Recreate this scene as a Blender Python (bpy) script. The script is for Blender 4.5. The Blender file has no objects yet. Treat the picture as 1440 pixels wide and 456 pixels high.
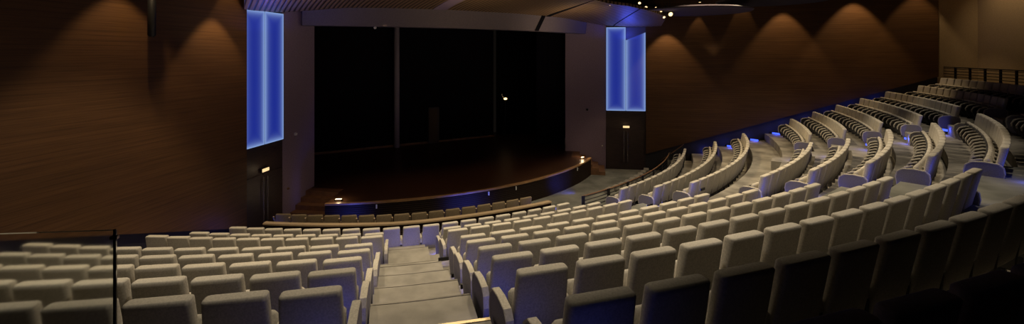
import bpy, bmesh, math, random
from mathutils import Vector, Matrix
sin, cos, pi = math.sin, math.cos, math.pi
random.seed(7)
scene = bpy.context.scene
COL = scene.collection

# ---------------------------------------------------------------- camera, world, exposure
ZE = 6.3                       # eye height above the floor in front of the stage
EYE = Vector((0.0, -30.49, ZE))
YAW = 0.252
cam_d = bpy.data.cameras.new('camera'); cam = bpy.data.objects.new('camera', cam_d); COL.objects.link(cam)
cam_d.sensor_width = 36; cam_d.lens = 36 * 650.0 / 1440.0; cam_d.shift_y = -(228 - 76) / 1440.0
cam_d.clip_start = 0.05
cam.location = EYE; cam.rotation_euler = (pi / 2, 0, -YAW)
scene.camera = cam
w = bpy.data.worlds.new('world'); scene.world = w; w.use_nodes = True
w.node_tree.nodes['Background'].inputs[0].default_value = (1.0, 0.8, 0.65, 1)
w.node_tree.nodes['Background'].inputs[1].default_value = 0.004
vs = scene.view_settings
vs.view_transform = 'Standard'; vs.look = 'None'; vs.gamma = 1; vs.use_curve_mapping = False
vs.exposure = 0.0
try: scene.cycles.use_light_tree = True
except Exception: pass

def lamp(name, kind, loc, energy, color, target=None, size=0.1, spot=60, blend=0.3, parent=None, sy=None):
    d = bpy.data.lights.new(name, kind); o = bpy.data.objects.new(name, d); COL.objects.link(o)
    d.energy = energy; d.color = color
    if kind == 'AREA':
        d.size = size
        if sy: d.shape = 'RECTANGLE'; d.size_y = sy
    else: d.shadow_soft_size = size
    if kind == 'SPOT': d.spot_size = math.radians(spot); d.spot_blend = blend
    o.location = loc
    if target is not None:
        o.rotation_euler = (Vector(target) - Vector(loc)).to_track_quat('-Z', 'Y').to_euler()
    if parent: o.parent = parent; o.matrix_parent_inverse = parent.matrix_world.inverted()
    return o

def drift(th): return 2.4 * th - 0.05 if th < 0 else -0.05 * max(0, 1 - th / 0.05)
def pol(R, th, z=0.0):
    r = R + drift(th)
    return Vector((r * sin(th), -r * cos(th), z))

WARM = (1.0, 0.72, 0.42); WARMER = (1.0, 0.60, 0.28); BLUE = (0.06, 0.10, 1.0)
# house lamps over the lower rows (recessed cones, they leave the back rows dark)
HOUSE_Z = ZE + 4.2
HK, RK, FK = 2.4, 1.0, 2.4
for th, e in ((-0.15, 420), (0.03, 480), (0.20, 560), (0.42, 620), (0.66, 650), (0.86, 620)):
    p = pol(19.6, th, HOUSE_Z)
    lamp('house_lamp', 'SPOT', p, e * HK, (1.0, 0.80, 0.53), (p.x * (1.10 if th < 0.5 else 1.03), p.y * (1.10 if th < 0.5 else 1.03), 0), 0.25, 80 if th < -0.1 else (95 if th < 0.5 else 92), 0.25)
    p = pol(27.15 if th < 0.3 else 26.6, th, HOUSE_Z + 0.4)  # unseen rear spots added as fill for the seat backs
    edge = th < -0.1
    lamp('rear_fill_lamp', 'SPOT', p, e * RK * (1.0 if th < 0.3 else 0.8), (1.0, 0.85, 0.65), (p.x * 0.86, p.y * 0.86, 2.6), 0.12, 56 if edge else 68, 0.35)
for th, e in ((-0.1, 0.9), (0.2, 1.0), (0.42, 1.2)):
    p = pol(15.6, th, HOUSE_Z)
    lamp('front_lamp', 'SPOT', p, 420 * FK * e, (1.0, 0.70, 0.36), (p.x * 1.36, p.y * 1.36, 1.5), 0.2, 56, 0.5)
# the spotlights clustered on the canopy edge light the fronts of the curved rows
for (x, y), (tx, ty), e in (((11.2, -11.6), (16.4, -13.0), 560), ((10.6, -12.2), (15.2, -16.2), 560), ((9.6, -12.6), (12.4, -18.2), 380)):
    lamp('cluster_beam', 'SPOT', (x, y, ZE + 1.35), e, (1.0, 0.72, 0.36), (tx, ty, 1.6), 0.12, 50, 0.6)
# lamps over the stage front
for x, y in ((-0.3, -11.4), (3.2, -11.2), (6.4, -9.8)):
    lamp('stage_lamp', 'SPOT', (x, y, ZE + 1.2), 100, WARMER, (x, y - 0.5, 0), 0.15, 70, 1.0)

def plan(px, depth):                        # plan point at a bearing and distance in front of the eye
    X = (px - 720) / 650.0 * depth
    return Vector((X * cos(YAW) + depth * sin(YAW), EYE.y - X * sin(YAW) + depth * cos(YAW)))

# ---------------------------------------------------------------- materials
def mat(name, color, rough=0.7, metal=0.0, spec=0.5, noise=None, emit=None, strength=0):
    m = bpy.data.materials.new(name); m.use_nodes = True; nt = m.node_tree; b = nt.nodes['Principled BSDF']
    b.inputs['Base Color'].default_value = (*color, 1); b.inputs['Roughness'].default_value = rough
    b.inputs['Metallic'].default_value = metal; b.inputs['Specular IOR Level'].default_value = spec
    if noise:
        sc, amt = noise[0], noise[1]
        tc = nt.nodes.new('ShaderNodeTexCoord'); mp = nt.nodes.new('ShaderNodeMapping')
        if len(noise) > 2: mp.inputs['Scale'].default_value = noise[2]
        n = nt.nodes.new('ShaderNodeTexNoise'); n.inputs['Scale'].default_value = sc; n.inputs['Detail'].default_value = 4
        r = nt.nodes.new('ShaderNodeValToRGB')
        r.color_ramp.elements[0].position = 0.35; r.color_ramp.elements[1].position = 0.65
        r.color_ramp.elements[0].color = (*[c * (1 - amt) for c in color], 1)
        r.color_ramp.elements[1].color = (*[min(1, c * (1 + amt)) for c in color], 1)
        nt.links.new(tc.outputs['Object'], mp.inputs[0]); nt.links.new(mp.outputs[0], n.inputs[0])
        nt.links.new(n.outputs[0], r.inputs[0]); nt.links.new(r.outputs[0], b.inputs['Base Color'])
    if emit: b.inputs['Emission Color'].default_value = (*emit, 1); b.inputs['Emission Strength'].default_value = strength
    return m

def slat_mat(name, color, axis, period, depth, rough=0.5, dark=0.25, spec=0.4, angle=0.0):
    """Wood with fine grooves along one direction (axis = coordinate that changes across the grooves)."""
    m = mat(name, color, rough, spec=spec); nt = m.node_tree; b = nt.nodes['Principled BSDF']
    tc = nt.nodes.new('ShaderNodeTexCoord')
    rot = nt.nodes.new('ShaderNodeMapping'); rot.inputs['Rotation'].default_value = (0, 0, angle)
    sep = nt.nodes.new('ShaderNodeSeparateXYZ')
    mul = nt.nodes.new('ShaderNodeMath'); mul.operation = 'MULTIPLY'; mul.inputs[1].default_value = 2 * pi / period
    sn = nt.nodes.new('ShaderNodeMath'); sn.operation = 'SINE'
    mr = nt.nodes.new('ShaderNodeMapRange'); mr.inputs[1].default_value = -0.9; mr.inputs[2].default_value = 0.1
    mx = nt.nodes.new('ShaderNodeMixRGB'); mx.inputs[1].default_value = (*[c * dark for c in color], 1); mx.inputs[2].default_value = (*color, 1)
    bp = nt.nodes.new('ShaderNodeBump'); bp.inputs['Distance'].default_value = depth; bp.inputs['Strength'].default_value = 0.6
    L = nt.links.new
    L(tc.outputs['Object'], rot.inputs[0]); L(rot.outputs[0], sep.inputs[0]); L(sep.outputs[axis], mul.inputs[0]); L(mul.outputs[0], sn.inputs[0])
    L(sn.outputs[0], mr.inputs[0]); L(mr.outputs[0], mx.inputs[0]); L(mx.outputs[0], b.inputs['Base Color'])
    L(mr.outputs[0], bp.inputs['Height']); L(bp.outputs[0], b.inputs['Normal'])
    return m

def wood_wall(name, c1, c2):
    m = bpy.data.materials.new(name); m.use_nodes = True; nt = m.node_tree; b = nt.nodes['Principled BSDF']; L = nt.links.new
    tc = nt.nodes.new('ShaderNodeTexCoord')
    mp = nt.nodes.new('ShaderNodeMapping'); mp.inputs['Scale'].default_value = (0.25, 0.25, 9)
    n1 = nt.nodes.new('ShaderNodeTexNoise'); n1.inputs['Scale'].default_value = 1.6; n1.inputs['Detail'].default_value = 8; n1.inputs['Roughness'].default_value = 0.65
    mp2 = nt.nodes.new('ShaderNodeMapping'); mp2.inputs['Scale'].default_value = (0.8, 0.8, 60)
    n2 = nt.nodes.new('ShaderNodeTexNoise'); n2.inputs['Scale'].default_value = 1.5; n2.inputs['Detail'].default_value = 5
    r = nt.nodes.new('ShaderNodeValToRGB'); r.color_ramp.elements[0].position = 0.36; r.color_ramp.elements[1].position = 0.64
    r.color_ramp.elements[0].color = (*c1, 1); r.color_ramp.elements[1].color = (*c2, 1)
    mx = nt.nodes.new('ShaderNodeMixRGB'); mx.blend_type = 'MULTIPLY'; mx.inputs[0].default_value = 0.6
    r2 = nt.nodes.new('ShaderNodeValToRGB'); r2.color_ramp.elements[0].position = 0.38; r2.color_ramp.elements[1].position = 0.56
    r2.color_ramp.elements[0].color = (0.66, 0.64, 0.62, 1); r2.color_ramp.elements[1].color = (1, 1, 1, 1)
    # board joints every 1.2 m
    sep = nt.nodes.new('ShaderNodeSeparateXYZ'); dv = nt.nodes.new('ShaderNodeMath'); dv.operation = 'PINGPONG'; dv.inputs[1].default_value = 0.055
    lt = nt.nodes.new('ShaderNodeMath'); lt.operation = 'GREATER_THAN'; lt.inputs[1].default_value = 0.012
    mj = nt.nodes.new('ShaderNodeMixRGB'); mj.blend_type = 'MULTIPLY'; mj.inputs[0].default_value = 0.16
    L(tc.outputs['Object'], mp.inputs[0]); L(mp.outputs[0], n1.inputs[0]); L(n1.outputs[0], r.inputs[0])
    L(tc.outputs['Object'], mp2.inputs[0]); L(mp2.outputs[0], n2.inputs[0]); L(n2.outputs[0], r2.inputs[0])
    L(r.outputs[0], mx.inputs[1]); L(r2.outputs[0], mx.inputs[2])
    L(tc.outputs['Object'], sep.inputs[0]); L(sep.outputs[2], dv.inputs[0]); L(dv.outputs[0], lt.inputs[0])
    L(mx.outputs[0], mj.inputs[1]); L(lt.outputs[0], mj.inputs[2]); L(mj.outputs[0], b.inputs['Base Color'])
    b.inputs['Roughness'].default_value = 0.5; b.inputs['Specular IOR Level'].default_value = 0.3
    return m

M = {}
M['fabric'] = mat('seat_fabric', (0.46, 0.43, 0.37), 0.95, spec=0.15, noise=(60, 0.13))
M['fabric_dark'] = mat('seat_underside', (0.05, 0.05, 0.05), 0.6, spec=0.3)
M['arm_side'] = mat('arm_side_shaded', (0.09, 0.085, 0.078), 0.8, spec=0.2)  # darkened for the unlit gaps between seats; also colours the balustrade post
M['panel_shaded'] = mat('panel_fabric_shaded', (0.22, 0.21, 0.25), 0.9, spec=0.15, noise=(60, 0.12))  # seat fabric darkened where the end panels catch little side light
M['metal_dark'] = mat('dark_metal', (0.03, 0.03, 0.032), 0.45, 0.7)
M['chrome'] = mat('chrome', (0.6, 0.6, 0.62), 0.25, 1.0)
M['carpet'] = mat('dark_carpet', (0.23, 0.215, 0.185), 0.95, spec=0.1, noise=(1.3, 0.35))
M['carpet_light'] = mat('aisle_carpet', (0.26, 0.245, 0.21), 0.95, spec=0.1, noise=(3.0, 0.16))
M['carpet_floor'] = mat('floor_carpet', (0.17, 0.172, 0.15), 0.95, spec=0.1, noise=(1.1, 0.28))
M['nosing'] = mat('brass_nosing', (0.62, 0.5, 0.3), 0.4, 0.6)
M['wood'] = wood_wall('wall_wood', (0.088, 0.043, 0.0165), (0.126, 0.061, 0.0235))
M['skirt'] = mat('dark_skirting', (0.03, 0.028, 0.03), 0.6)
M['pier'] = mat('pier_plaster', (0.27, 0.205, 0.29), 0.8, noise=(30, 0.1))
M['pole'] = mat('pole_paint', (0.42, 0.38, 0.48), 0.6)
M['header'] = mat('header_plaster', (0.14, 0.12, 0.14), 0.8, noise=(20, 0.08))
M['door'] = mat('door_wood', (0.045, 0.028, 0.026), 0.45, noise=(4, 0.2, (1, 1, 6)))
M['black'] = mat('black_drape', (0.006, 0.006, 0.008), 0.95, spec=0.05)
M['drape2'] = mat('blue_black_drape', (0.013, 0.012, 0.017), 0.95, spec=0.05)
M['stage_floor'] = mat('stage_boards', (0.06, 0.028, 0.015), 0.38, spec=0.35, noise=(1.5, 0.2, (1, 8, 1)))
M['stage_face'] = slat_mat('stage_face_slats', (0.022, 0.012, 0.008), 2, 0.075, 0.02, 0.6, 0.3, spec=0.15)
M['brown'] = mat('step_wood', (0.17, 0.085, 0.04), 0.5, noise=(4, 0.2))
M['cabinet'] = mat('cabinet_wood', (0.07, 0.04, 0.02), 0.6)
M['lip'] = mat('stage_lip_wood', (0.35, 0.20, 0.09), 0.4, noise=(4, 0.15))
M['beige'] = mat('beige_plaster', (0.36, 0.26, 0.14), 0.85, noise=(40, 0.15))
M['ceiling'] = mat('dark_ceiling', (0.02, 0.018, 0.018), 0.9)
AX = math.atan2(0.304, 0.953)
M['canopy'] = slat_mat('canopy_slats', (0.24, 0.155, 0.08), 0, 0.17, 0.04, 0.5, 0.08, angle=-AX)
M['cloud'] = mat('cloud_panel', (0.06, 0.045, 0.055), 0.8)
M['bulb'] = mat('warm_bulb', (1, 0.8, 0.5), 0.5, emit=(1.0, 0.68, 0.32), strength=2.5)
M['exit'] = mat('exit_sign_glow', (1, 0.8, 0.5), 0.5, emit=(1.0, 0.72, 0.36), strength=0.9)
M['blue_led'] = mat('blue_led', (0.1, 0.1, 1), 0.5, emit=(0.07, 0.15, 1.0), strength=1.3)
M['pit_fabric'] = mat('pit_seat_fabric', (0.17, 0.13, 0.08), 0.9, spec=0.15, noise=(40, 0.15))
M['cream'] = mat('cream_rail', (0.30, 0.22, 0.13), 0.6)
M['white'] = mat('white_plastic', (0.7, 0.7, 0.66), 0.5)
def glass_mat():
    m = bpy.data.materials.new('balustrade_glass'); m.use_nodes = True; b = m.node_tree.nodes['Principled BSDF']
    b.inputs['Base Color'].default_value = (0.93, 0.95, 0.92, 1); b.inputs['Roughness'].default_value = 0.08
    b.inputs['Transmission Weight'].default_value = 1.0; b.inputs['IOR'].default_value = 1.1
    return m
M['glass'] = glass_mat()

def led_mat(name, cut=None):
    m = bpy.data.materials.new(name); m.use_nodes = True; nt = m.node_tree; b = nt.nodes['Principled BSDF']; L = nt.links.new
    tc = nt.nodes.new('ShaderNodeTexCoord'); sep = nt.nodes.new('ShaderNodeSeparateXYZ'); L(tc.outputs['UV'], sep.inputs[0])
    def mth(op, a, bb=None):
        n = nt.nodes.new('ShaderNodeMath'); n.operation = op
        for k, v in enumerate((a, bb)):
            if v is None: continue
            if isinstance(v, (int, float)): n.inputs[k].default_value = v
            else: L(v, n.inputs[k])
        return n.outputs[0]
    # UV is in metres from the pane's corner; Z carries nothing. size 1.0 x 4.56
    x, y = sep.outputs[0], sep.outputs[1]
    dx = mth('MINIMUM', x, mth('SUBTRACT', 1.0, x)); dy = mth('MINIMUM', y, mth('SUBTRACT', 4.56, y))
    d = mth('MINIMUM', dx, dy)
    e = mth('POWER', 2.718, mth('MULTIPLY', d, -10.0))
    mx = nt.nodes.new('ShaderNodeMixRGB'); L(e, mx.inputs[0])
    mx.inputs[1].default_value = (0.009, 0.022, 0.26, 1); mx.inputs[2].default_value = (0.25, 0.38, 0.70, 1)
    L(mx.outputs[0], b.inputs['Emission Color'])
    b.inputs['Emission Strength'].default_value = 1.0
    if cut:
        v = mth('GREATER_THAN', mth('SUBTRACT', mth('ADD', cut[0], mth('MULTIPLY', x, cut[1])), y), 0.0)
        L(v, b.inputs['Emission Strength'])
    b.inputs['Base Color'].default_value = (0.1, 0.1, 0.11, 1) if cut else (0.02, 0.02, 0.03, 1); b.inputs['Roughness'].default_value = 0.5
    return m
M['led'] = led_mat('led_pane'); M['led_cut'] = led_mat('led_pane_with_dark_corner', (3.85, 0.42))

# ---------------------------------------------------------------- mesh helpers
def link(name, bm, m, parent=None, smooth=False, loc=None):
    me = bpy.data.meshes.new(name)
    bmesh.ops.recalc_face_normals(bm, faces=bm.faces)
    bm.to_mesh(me); bm.free()
    me.materials.append(M[m] if isinstance(m, str) else m)
    if smooth:
        for p in me.polygons: p.use_smooth = True
    o = bpy.data.objects.new(name, me); COL.objects.link(o)
    if loc is not None: o.location = loc
    if parent: o.parent = parent
    return o
def empty(name, loc=(0, 0, 0), rz=0.0):
    o = bpy.data.objects.new(name, None); COL.objects.link(o); o.location = loc; o.rotation_euler = (0, 0, rz); return o
def tag(o, label=None, cat=None, group=None, kind=None):
    if label: o['label'] = label
    if cat: o['category'] = cat
    if group: o['group'] = group
    if kind: o['kind'] = kind
    return o
def box(bm, x0, x1, y0, y1, z0, z1, mtx=None, bev=0.0):
    vs = [bm.verts.new((x, y, z)) for x in (x0, x1) for y in (y0, y1) for z in (z0, z1)]
    fs = [(0, 1, 3, 2), (4, 6, 7, 5), (0, 4, 5, 1), (2, 3, 7, 6), (0, 2, 6, 4), (1, 5, 7, 3)]
    faces = [bm.faces.new([vs[i] for i in f]) for f in fs]
    if bev:
        es = list({e for f in faces for e in f.edges})
        r = bmesh.ops.bevel(bm, geom=es, offset=bev, segments=2, affect='EDGES', profile=0.7)
        vs = list({v for f in r['faces'] for v in f.verts} | {v for v in vs if v.is_valid})
    if mtx is not None: bmesh.ops.transform(bm, matrix=mtx, verts=[v for v in vs if v.is_valid])
    return vs
def tube(bm, pts, r, n=8, cap=True):
    rings = []
    pts = [Vector(p) for p in pts]
    for i, p in enumerate(pts):
        d = (pts[min(i + 1, len(pts) - 1)] - pts[max(i - 1, 0)]).normalized()
        up = Vector((0, 0, 1)) if abs(d.z) < 0.95 else Vector((1, 0, 0))
        a = d.cross(up).normalized(); b = a.cross(d)
        rr = r[i] if isinstance(r, (list, tuple)) else r
        rings.append([bm.verts.new(p + (a * cos(2 * pi * k / n) + b * sin(2 * pi * k / n)) * rr) for k in range(n)])
    for A, B in zip(rings, rings[1:]):
        for k in range(n): bm.faces.new((A[k], A[(k + 1) % n], B[(k + 1) % n], B[k]))
    if cap:
        bm.faces.new(rings[0][::-1]); bm.faces.new(rings[-1])
def loft(bm, rings):
    R = [[bm.verts.new(p) for p in r] for r in rings]
    n = len(R[0])
    for A, B in zip(R, R[1:]):
        for k in range(n): bm.faces.new((A[k], A[(k + 1) % n], B[(k + 1) % n], B[k]))
    bm.faces.new(R[0][::-1]); bm.faces.new(R[-1])
def rr(hw, ht, r, z, cy=0.0, bow=0.0):
    out = []
    for sx, sy, a0 in ((1, 1, 0), (-1, 1, 1), (-1, -1, 2), (1, -1, 3)):
        for k in range(3):
            a = (a0 + k / 2) * pi / 2
            x = sx * (hw - r) + r * cos(a); y = sy * (ht - r) + r * sin(a)
            if y > 0: y -= bow * (1 - (x / hw) ** 2)
            out.append(Vector((x, y + cy, z)))
    # middle of the front side for the concave cushion
    out.insert(3, Vector((0, ht + cy - bow, z)))
    return out
def extrude_profile(bm, prof, x0, x1, bev=0.012):
    A = [bm.verts.new((x0, y, z)) for y, z in prof]; B = [bm.verts.new((x1, y, z)) for y, z in prof]
    f1 = bm.faces.new(A); f2 = bm.faces.new(B[::-1]); n = len(prof)
    for k in range(n): bm.faces.new((A[k], B[k], B[(k + 1) % n], A[(k + 1) % n]))
    if bev: bmesh.ops.bevel(bm, geom=list(set(f1.edges) | set(f2.edges)), offset=bev, segments=2, affect='EDGES')
def prism(bm, poly, z0, z1):
    A = [bm.verts.new((x, y, z0)) for x, y in poly]; B = [bm.verts.new((x, y, z1)) for x, y in poly]
    bm.faces.new(A[::-1]); bm.faces.new(B); n = len(poly)
    for k in range(n): bm.faces.new((A[k], A[(k + 1) % n], B[(k + 1) % n], B[k]))
def arcs(R, a, b, n): return [pol(R, a + (b - a) * k / n) for k in range(n + 1)]
def sector(bm, R0, R1, a0, b0, a1, b1, z0, z1, n=24):
    """solid ring sector; at R0 spans a0..b0, at R1 spans a1..b1"""
    inn = arcs(R0, a0, b0, n); out = arcs(R1, a1, b1, n)
    V = [[bm.verts.new((p.x, p.y, z)) for p in q] for q in (inn, out) for z in (z0, z1)]
    i0, i1, o0, o1 = V
    for k in range(n):
        bm.faces.new((i1[k], i1[k + 1], o1[k + 1], o1[k])); bm.faces.new((i0[k], o0[k], o0[k + 1], i0[k + 1]))
        bm.faces.new((i0[k], i0[k + 1], i1[k + 1], i1[k])); bm.faces.new((o0[k], o1[k], o1[k + 1], o0[k + 1]))
    bm.faces.new((i0[0], i1[0], o1[0], o0[0])); bm.faces.new((i0[n], o0[n], o1[n], i1[n]))
def wall_quad(bm, p0, p1, zb0, zb1, zt0, zt1, thick, out):
    """vertical slab from p0 to p1, bottom zb, top zt, thickness away from the room along out"""
    o = Vector((out[0], out[1])).normalized() * thick
    P = [Vector(p0), Vector(p1)]
    v = []
    for p, zb, zt in ((P[0], zb0, zt0), (P[1], zb1, zt1)):
        for q in (p, p + o):
            v.append(bm.verts.new((q.x, q.y, zb))); v.append(bm.verts.new((q.x, q.y, zt)))
    for f in ((0, 1, 5, 4), (2, 6, 7, 3), (0, 2, 3, 1), (4, 5, 7, 6), (1, 3, 7, 5), (0, 4, 6, 2)): bm.faces.new([v[i] for i in f])

# ---------------------------------------------------------------- room plan
LD = Vector((-0.395, -0.918)); LN = Vector((0.918, -0.395))      # left wall: direction away from stage, normal into the room
RD = Vector((0.920, -0.392)); RN = Vector((-0.392, -0.920))
L0 = Vector((-3.91, -12.06)); R0P = Vector((11.34, -7.16))       # corners between pier and light panels
def LP(s, n=0.0): return L0 + LD * s + LN * n
def RP(s, n=0.0): return R0P + RD * s + RN * n
ZT = ZE + 5.2
LW = 0.20; RW = 0.12                                               # how far the wood stands proud
def th_left(R):
    th = 0.0
    while th > -1.4:
        p = pol(R, th).xy
        if (p - L0).dot(LN) < 0.18: break
        th -= 0.004
    return th
def th_right(R):
    th = 0.3
    while th < 1.5:
        p = pol(R, th).xy
        if (p - R0P).dot(RN) < 0.10: break
        th += 0.004
    return th
ROW = {-2: (17.5, -4.76), -1: (18.9, -4.37), 0: (20.22, -3.934)}
for i in range(1, 8):
    ROW[i] = (26.80 - 1.0826 * (5 - i), -1.822 - 0.3457 * (5 - i))
ROW[6] = (27.93, -1.48); ROW[7] = (29.02, -1.13)
SH = 0.95
def deck(i): return ROW[i][1] + ZE - SH
tiers = [(16.60, deck(-2)), (17.85, deck(-1)), (19.15, deck(0)), (20.38, ZE - 4.52)]
tiers += [(ROW[i][0] - 1.0, deck(i)) for i in range(1, 8)] + [(29.45, ZE - 1.72)]

# ---------------------------------------------------------------- structure
def struct(o): o['kind'] = 'structure'; return o
bm = bmesh.new(); prism(bm, [(-16, -34), (30, -34), (30, 2), (-16, 2)], -0.2, 0.0)
struct(link('floor', bm, 'carpet_floor'))
bm = bmesh.new()
for k, (R, z) in enumerate(tiers):
    Rn = tiers[k + 1][0] if k + 1 < len(tiers) else 33.5
    if k + 1 < len(tiers):
        sector(bm, R, Rn + 0.02, th_left(R), th_right(R), th_left(Rn), th_right(Rn), 0.0, z, 60)
    else:
        sector(bm, R, 31.3, th_left(R), th_right(R), th_left(Rn), 1.10, 0.0, z, 60)
struct(link('floor_terrace', bm, 'carpet'))
bm = bmesh.new(); prism(bm, [(-18, -36), (32, -36), (32, 4), (-18, 4)], ZT, ZT + 0.2)
struct(link('ceiling', bm, 'ceiling'))

# left wall: base, wood cladding, door bay, light panel bay
BAY = 2.05
def z_left(s): return ZE - 5.6 + (s - 2.0) * 0.335
def z_right(s): return ZE - 5.38 + (s - 2.2) * 0.305
bm = bmesh.new(); wall_quad(bm, LP(BAY), LP(24), 0, 0, ZT, ZT, 0.3, -LN)
struct(link('wall_left', bm, 'skirt'))
bm = bmesh.new(); wall_quad(bm, LP(BAY, LW), LP(24, LW), z_left(BAY), z_left(24), ZT, ZT, LW, -LN)
tag(link('wall_left_cladding', bm, 'wood'), kind='structure')
RL = 13.95 + 2.2
bm = bmesh.new(); wall_quad(bm, RP(2.12), RP(RL + 1.9), 0, 0, ZT, ZT, 0.3, -RN)
struct(link('wall_right', bm, 'skirt'))
bm = bmesh.new(); wall_quad(bm, RP(2.12, RW), RP(RL, RW), z_right(2.12), z_right(RL), ZT, ZT, RW, -RN)
tag(link('wall_right_cladding', bm, 'wood'), kind='structure')
# beige side and rear wall
c0 = RP(RL + 0.02, 0.004); c1 = RP(RL + 1.7)
bm = bmesh.new()
wall_quad(bm, RP(RL, 0.06), RP(RL + 1.75, 0.06), z_right(RL) - 0.6, z_right(RL) - 0.6, ZT, ZT, 0.05, -RN)
struct(link('wall_right_return', bm, 'beige'))
B0 = RP(RL + 1.75); B1 = Vector((21.5, -34.0))
bdir = (B1 - B0).normalized(); bn = Vector((bdir.y, -bdir.x)); bn = bn if (Vector((0, -25)) - B0).dot(bn) > 0 else -bn
bm = bmesh.new(); wall_quad(bm, B0, B1, 0, 0, ZT, ZT, 0.3, -bn)
struct(link('wall_rear', bm, 'beige'))
bm = bmesh.new(); wall_quad(bm, (-14.0, -34.0), (21.5, -34.0), 0, 0, ZT, ZT, 0.3, (0, -1))
struct(link('wall_back', bm, 'skirt'))
# dark window of a control booth on the rear wall
t = 5.1
bw = empty('window_1', (0, 0, 0)); bw['kind'] = 'structure'
q0 = B0 + bdir * t; q1 = B0 + bdir * (t + 2.6)
bm = bmesh.new(); wall_quad(bm, q0 + bn * 0.06, q1 + bn * 0.06, ZE + 1.62, ZE + 1.62, ZE + 3.0, ZE + 3.0, 0.06, -bn)
link('window_frame', bm, 'door', bw)
bm = bmesh.new(); wall_quad(bm, q0 + bdir * .08 + bn * 0.07, q1 - bdir * .08 + bn * 0.07, ZE + 1.70, ZE + 1.70, ZE + 2.92, ZE + 2.92, 0.02, -bn)
link('window_pane', bm, 'black', bw)

# proscenium piers
PL = L0 + (-LD) * 2.03; PR = R0P + (-RD) * 2.22
bm = bmesh.new(); wall_quad(bm, LP(0), PL, 0, 0, ZT, ZT, 0.7, -LN); struct(link('wall_pier_left', bm, 'pier'))
bm = bmesh.new(); wall_quad(bm, RP(0), PR, 0, 0, ZT, ZT, 0.7, -RN); struct(link('wall_pier_right', bm, 'pier'))

# door bays with the luminous panels above
def bay(side):
    P = (lambda s, n=0.0: LP(s, n)) if side == 'left' else (lambda s, n=0.0: RP(s, n))
    N = LN if side == 'left' else RN
    W0, W1 = (0.0, BAY) if side == 'left' else (0.0, 2.12)
    zb = ZE - 3.10
    wd = W1 - W0
    bm = bmesh.new()
    wall_quad(bm, P(W0), P(W1), 0, 0, ZT, ZT, 0.25, -N)
    struct(link('wall_bay_' + side, bm, 'door'))
    # door: two leaves, each with a long pull bar
    d = empty('door_1' if side == 'left' else 'door_2'); d['kind'] = 'structure'
    mid = (W0 + W1) / 2
    for a, b, hx in ((W0 + 0.05, mid - 0.006, mid - 0.10), (mid + 0.006, W1 - 0.05, mid + 0.10)):
        bm = bmesh.new(); wall_quad(bm, P(a, 0.035), P(b, 0.035), 0.01, 0.01, 2.19, 2.19, 0.03, -N)
        leaf = link('door_leaf', bm, 'door', d)
        bm = bmesh.new(); q = P(hx, 0.10)
        tube(bm, [(q.x, q.y, 0.42), (q.x, q.y, 2.1)], 0.017)
        for hz in (0.55, 1.95):
            q2 = P(hx, 0.035); tube(bm, [(q2.x, q2.y, hz), (q.x, q.y, hz)], 0.012, 6)
        link('door_handle', bm, 'chrome', leaf)
    # luminous wall panel in two panes
    e = empty('light_panel', (P(mid).x, P(mid).y, zb))
    tag(e, 'tall glowing blue light panel above the %s doors' % ('near left' if side == 'left' else 'far right'), 'light panel', 'blue light panels')
    for k, (a, b) in enumerate(((W0 + 0.02, mid - 0.012), (mid + 0.012, W1 - 0.02))):
        bm = bmesh.new(); n0 = 0.06
        p, q = P(a, n0), P(b, n0)
        v = [bm.verts.new((*p, zb)), bm.verts.new((*q, zb)), bm.verts.new((*q, zb + 4.56)), bm.verts.new((*p, zb + 4.56))]
        bo = [bm.verts.new((x.co.x - N.x * 0.05, x.co.y - N.y * 0.05, x.co.z)) for x in v]
        f = bm.faces.new(v); uv = bm.loops.layers.uv.new('UVMap')
        for l, c in zip(f.loops, ((0, 0), (1, 0), (1, 4.56), (0, 4.56))): l[uv].uv = c
        for i in range(4):
            g = bm.faces.new((v[i], bo[i], bo[(i + 1) % 4], v[(i + 1) % 4]))
            for l in g.loops: l[uv].uv = (0.03, 2)
        o = link('light_pane', bm, 'led_cut' if (side == 'right' and k == 1) else 'led', None)
        o.parent = e; o.matrix_parent_inverse = Matrix.Translation(-e.location)
    bm = bmesh.new()
    for s_ in (W0 + 0.008, mid, W1 - 0.008):
        q = P(s_, 0.05); tube(bm, [(q.x, q.y, zb), (q.x, q.y, zb + 4.56)], 0.012, 6)
    for z_ in (zb - 0.01,):
        p, q = P(W0, 0.05), P(W1, 0.05); tube(bm, [(p.x, p.y, z_), (q.x, q.y, z_)], 0.014, 6)
    o = link('panel_frame', bm, 'metal_dark', None); o.parent = e; o.matrix_parent_inverse = Matrix.Translation(-e.location)
    # exit sign
    c = P(mid + (0.02 if side == 'right' else 0.0), 0.05)
    e2 = empty('exit_sign', (c.x, c.y, ZE - 3.97), math.atan2(N.y, N.x) + pi / 2)
    tag(e2, 'small glowing exit sign over the %s double doors' % ('near left' if side == 'left' else 'far right'), 'exit sign', 'exit signs')
    bm = bmesh.new(); box(bm, -0.19, 0.19, -0.045, 0.0, -0.075, 0.075, bev=0.008); link('sign_housing', bm, 'metal_dark', e2)
    bm = bmesh.new(); box(bm, -0.17, 0.17, -0.056, -0.046, -0.055, 0.055, bev=0.003); link('sign_face', bm, 'exit', e2)
    lamp('exit_glow', 'POINT', (c.x + N.x * 0.35, c.y + N.y * 0.35, ZE - 3.97), 0.8, WARM, size=0.1)
    # colour washing out of the panel onto canopy and pier
    q = P(mid, 0.35)
    lamp('panel_wash', 'AREA', (q.x + N.x * .2, q.y + N.y * .2, zb + 3.7), 36 if side == 'right' else 14, BLUE, (q.x + N.x * 0.7, q.y + N.y * 0.7, zb + 5.2), 0.5)
bay('left'); bay('right')

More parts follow.
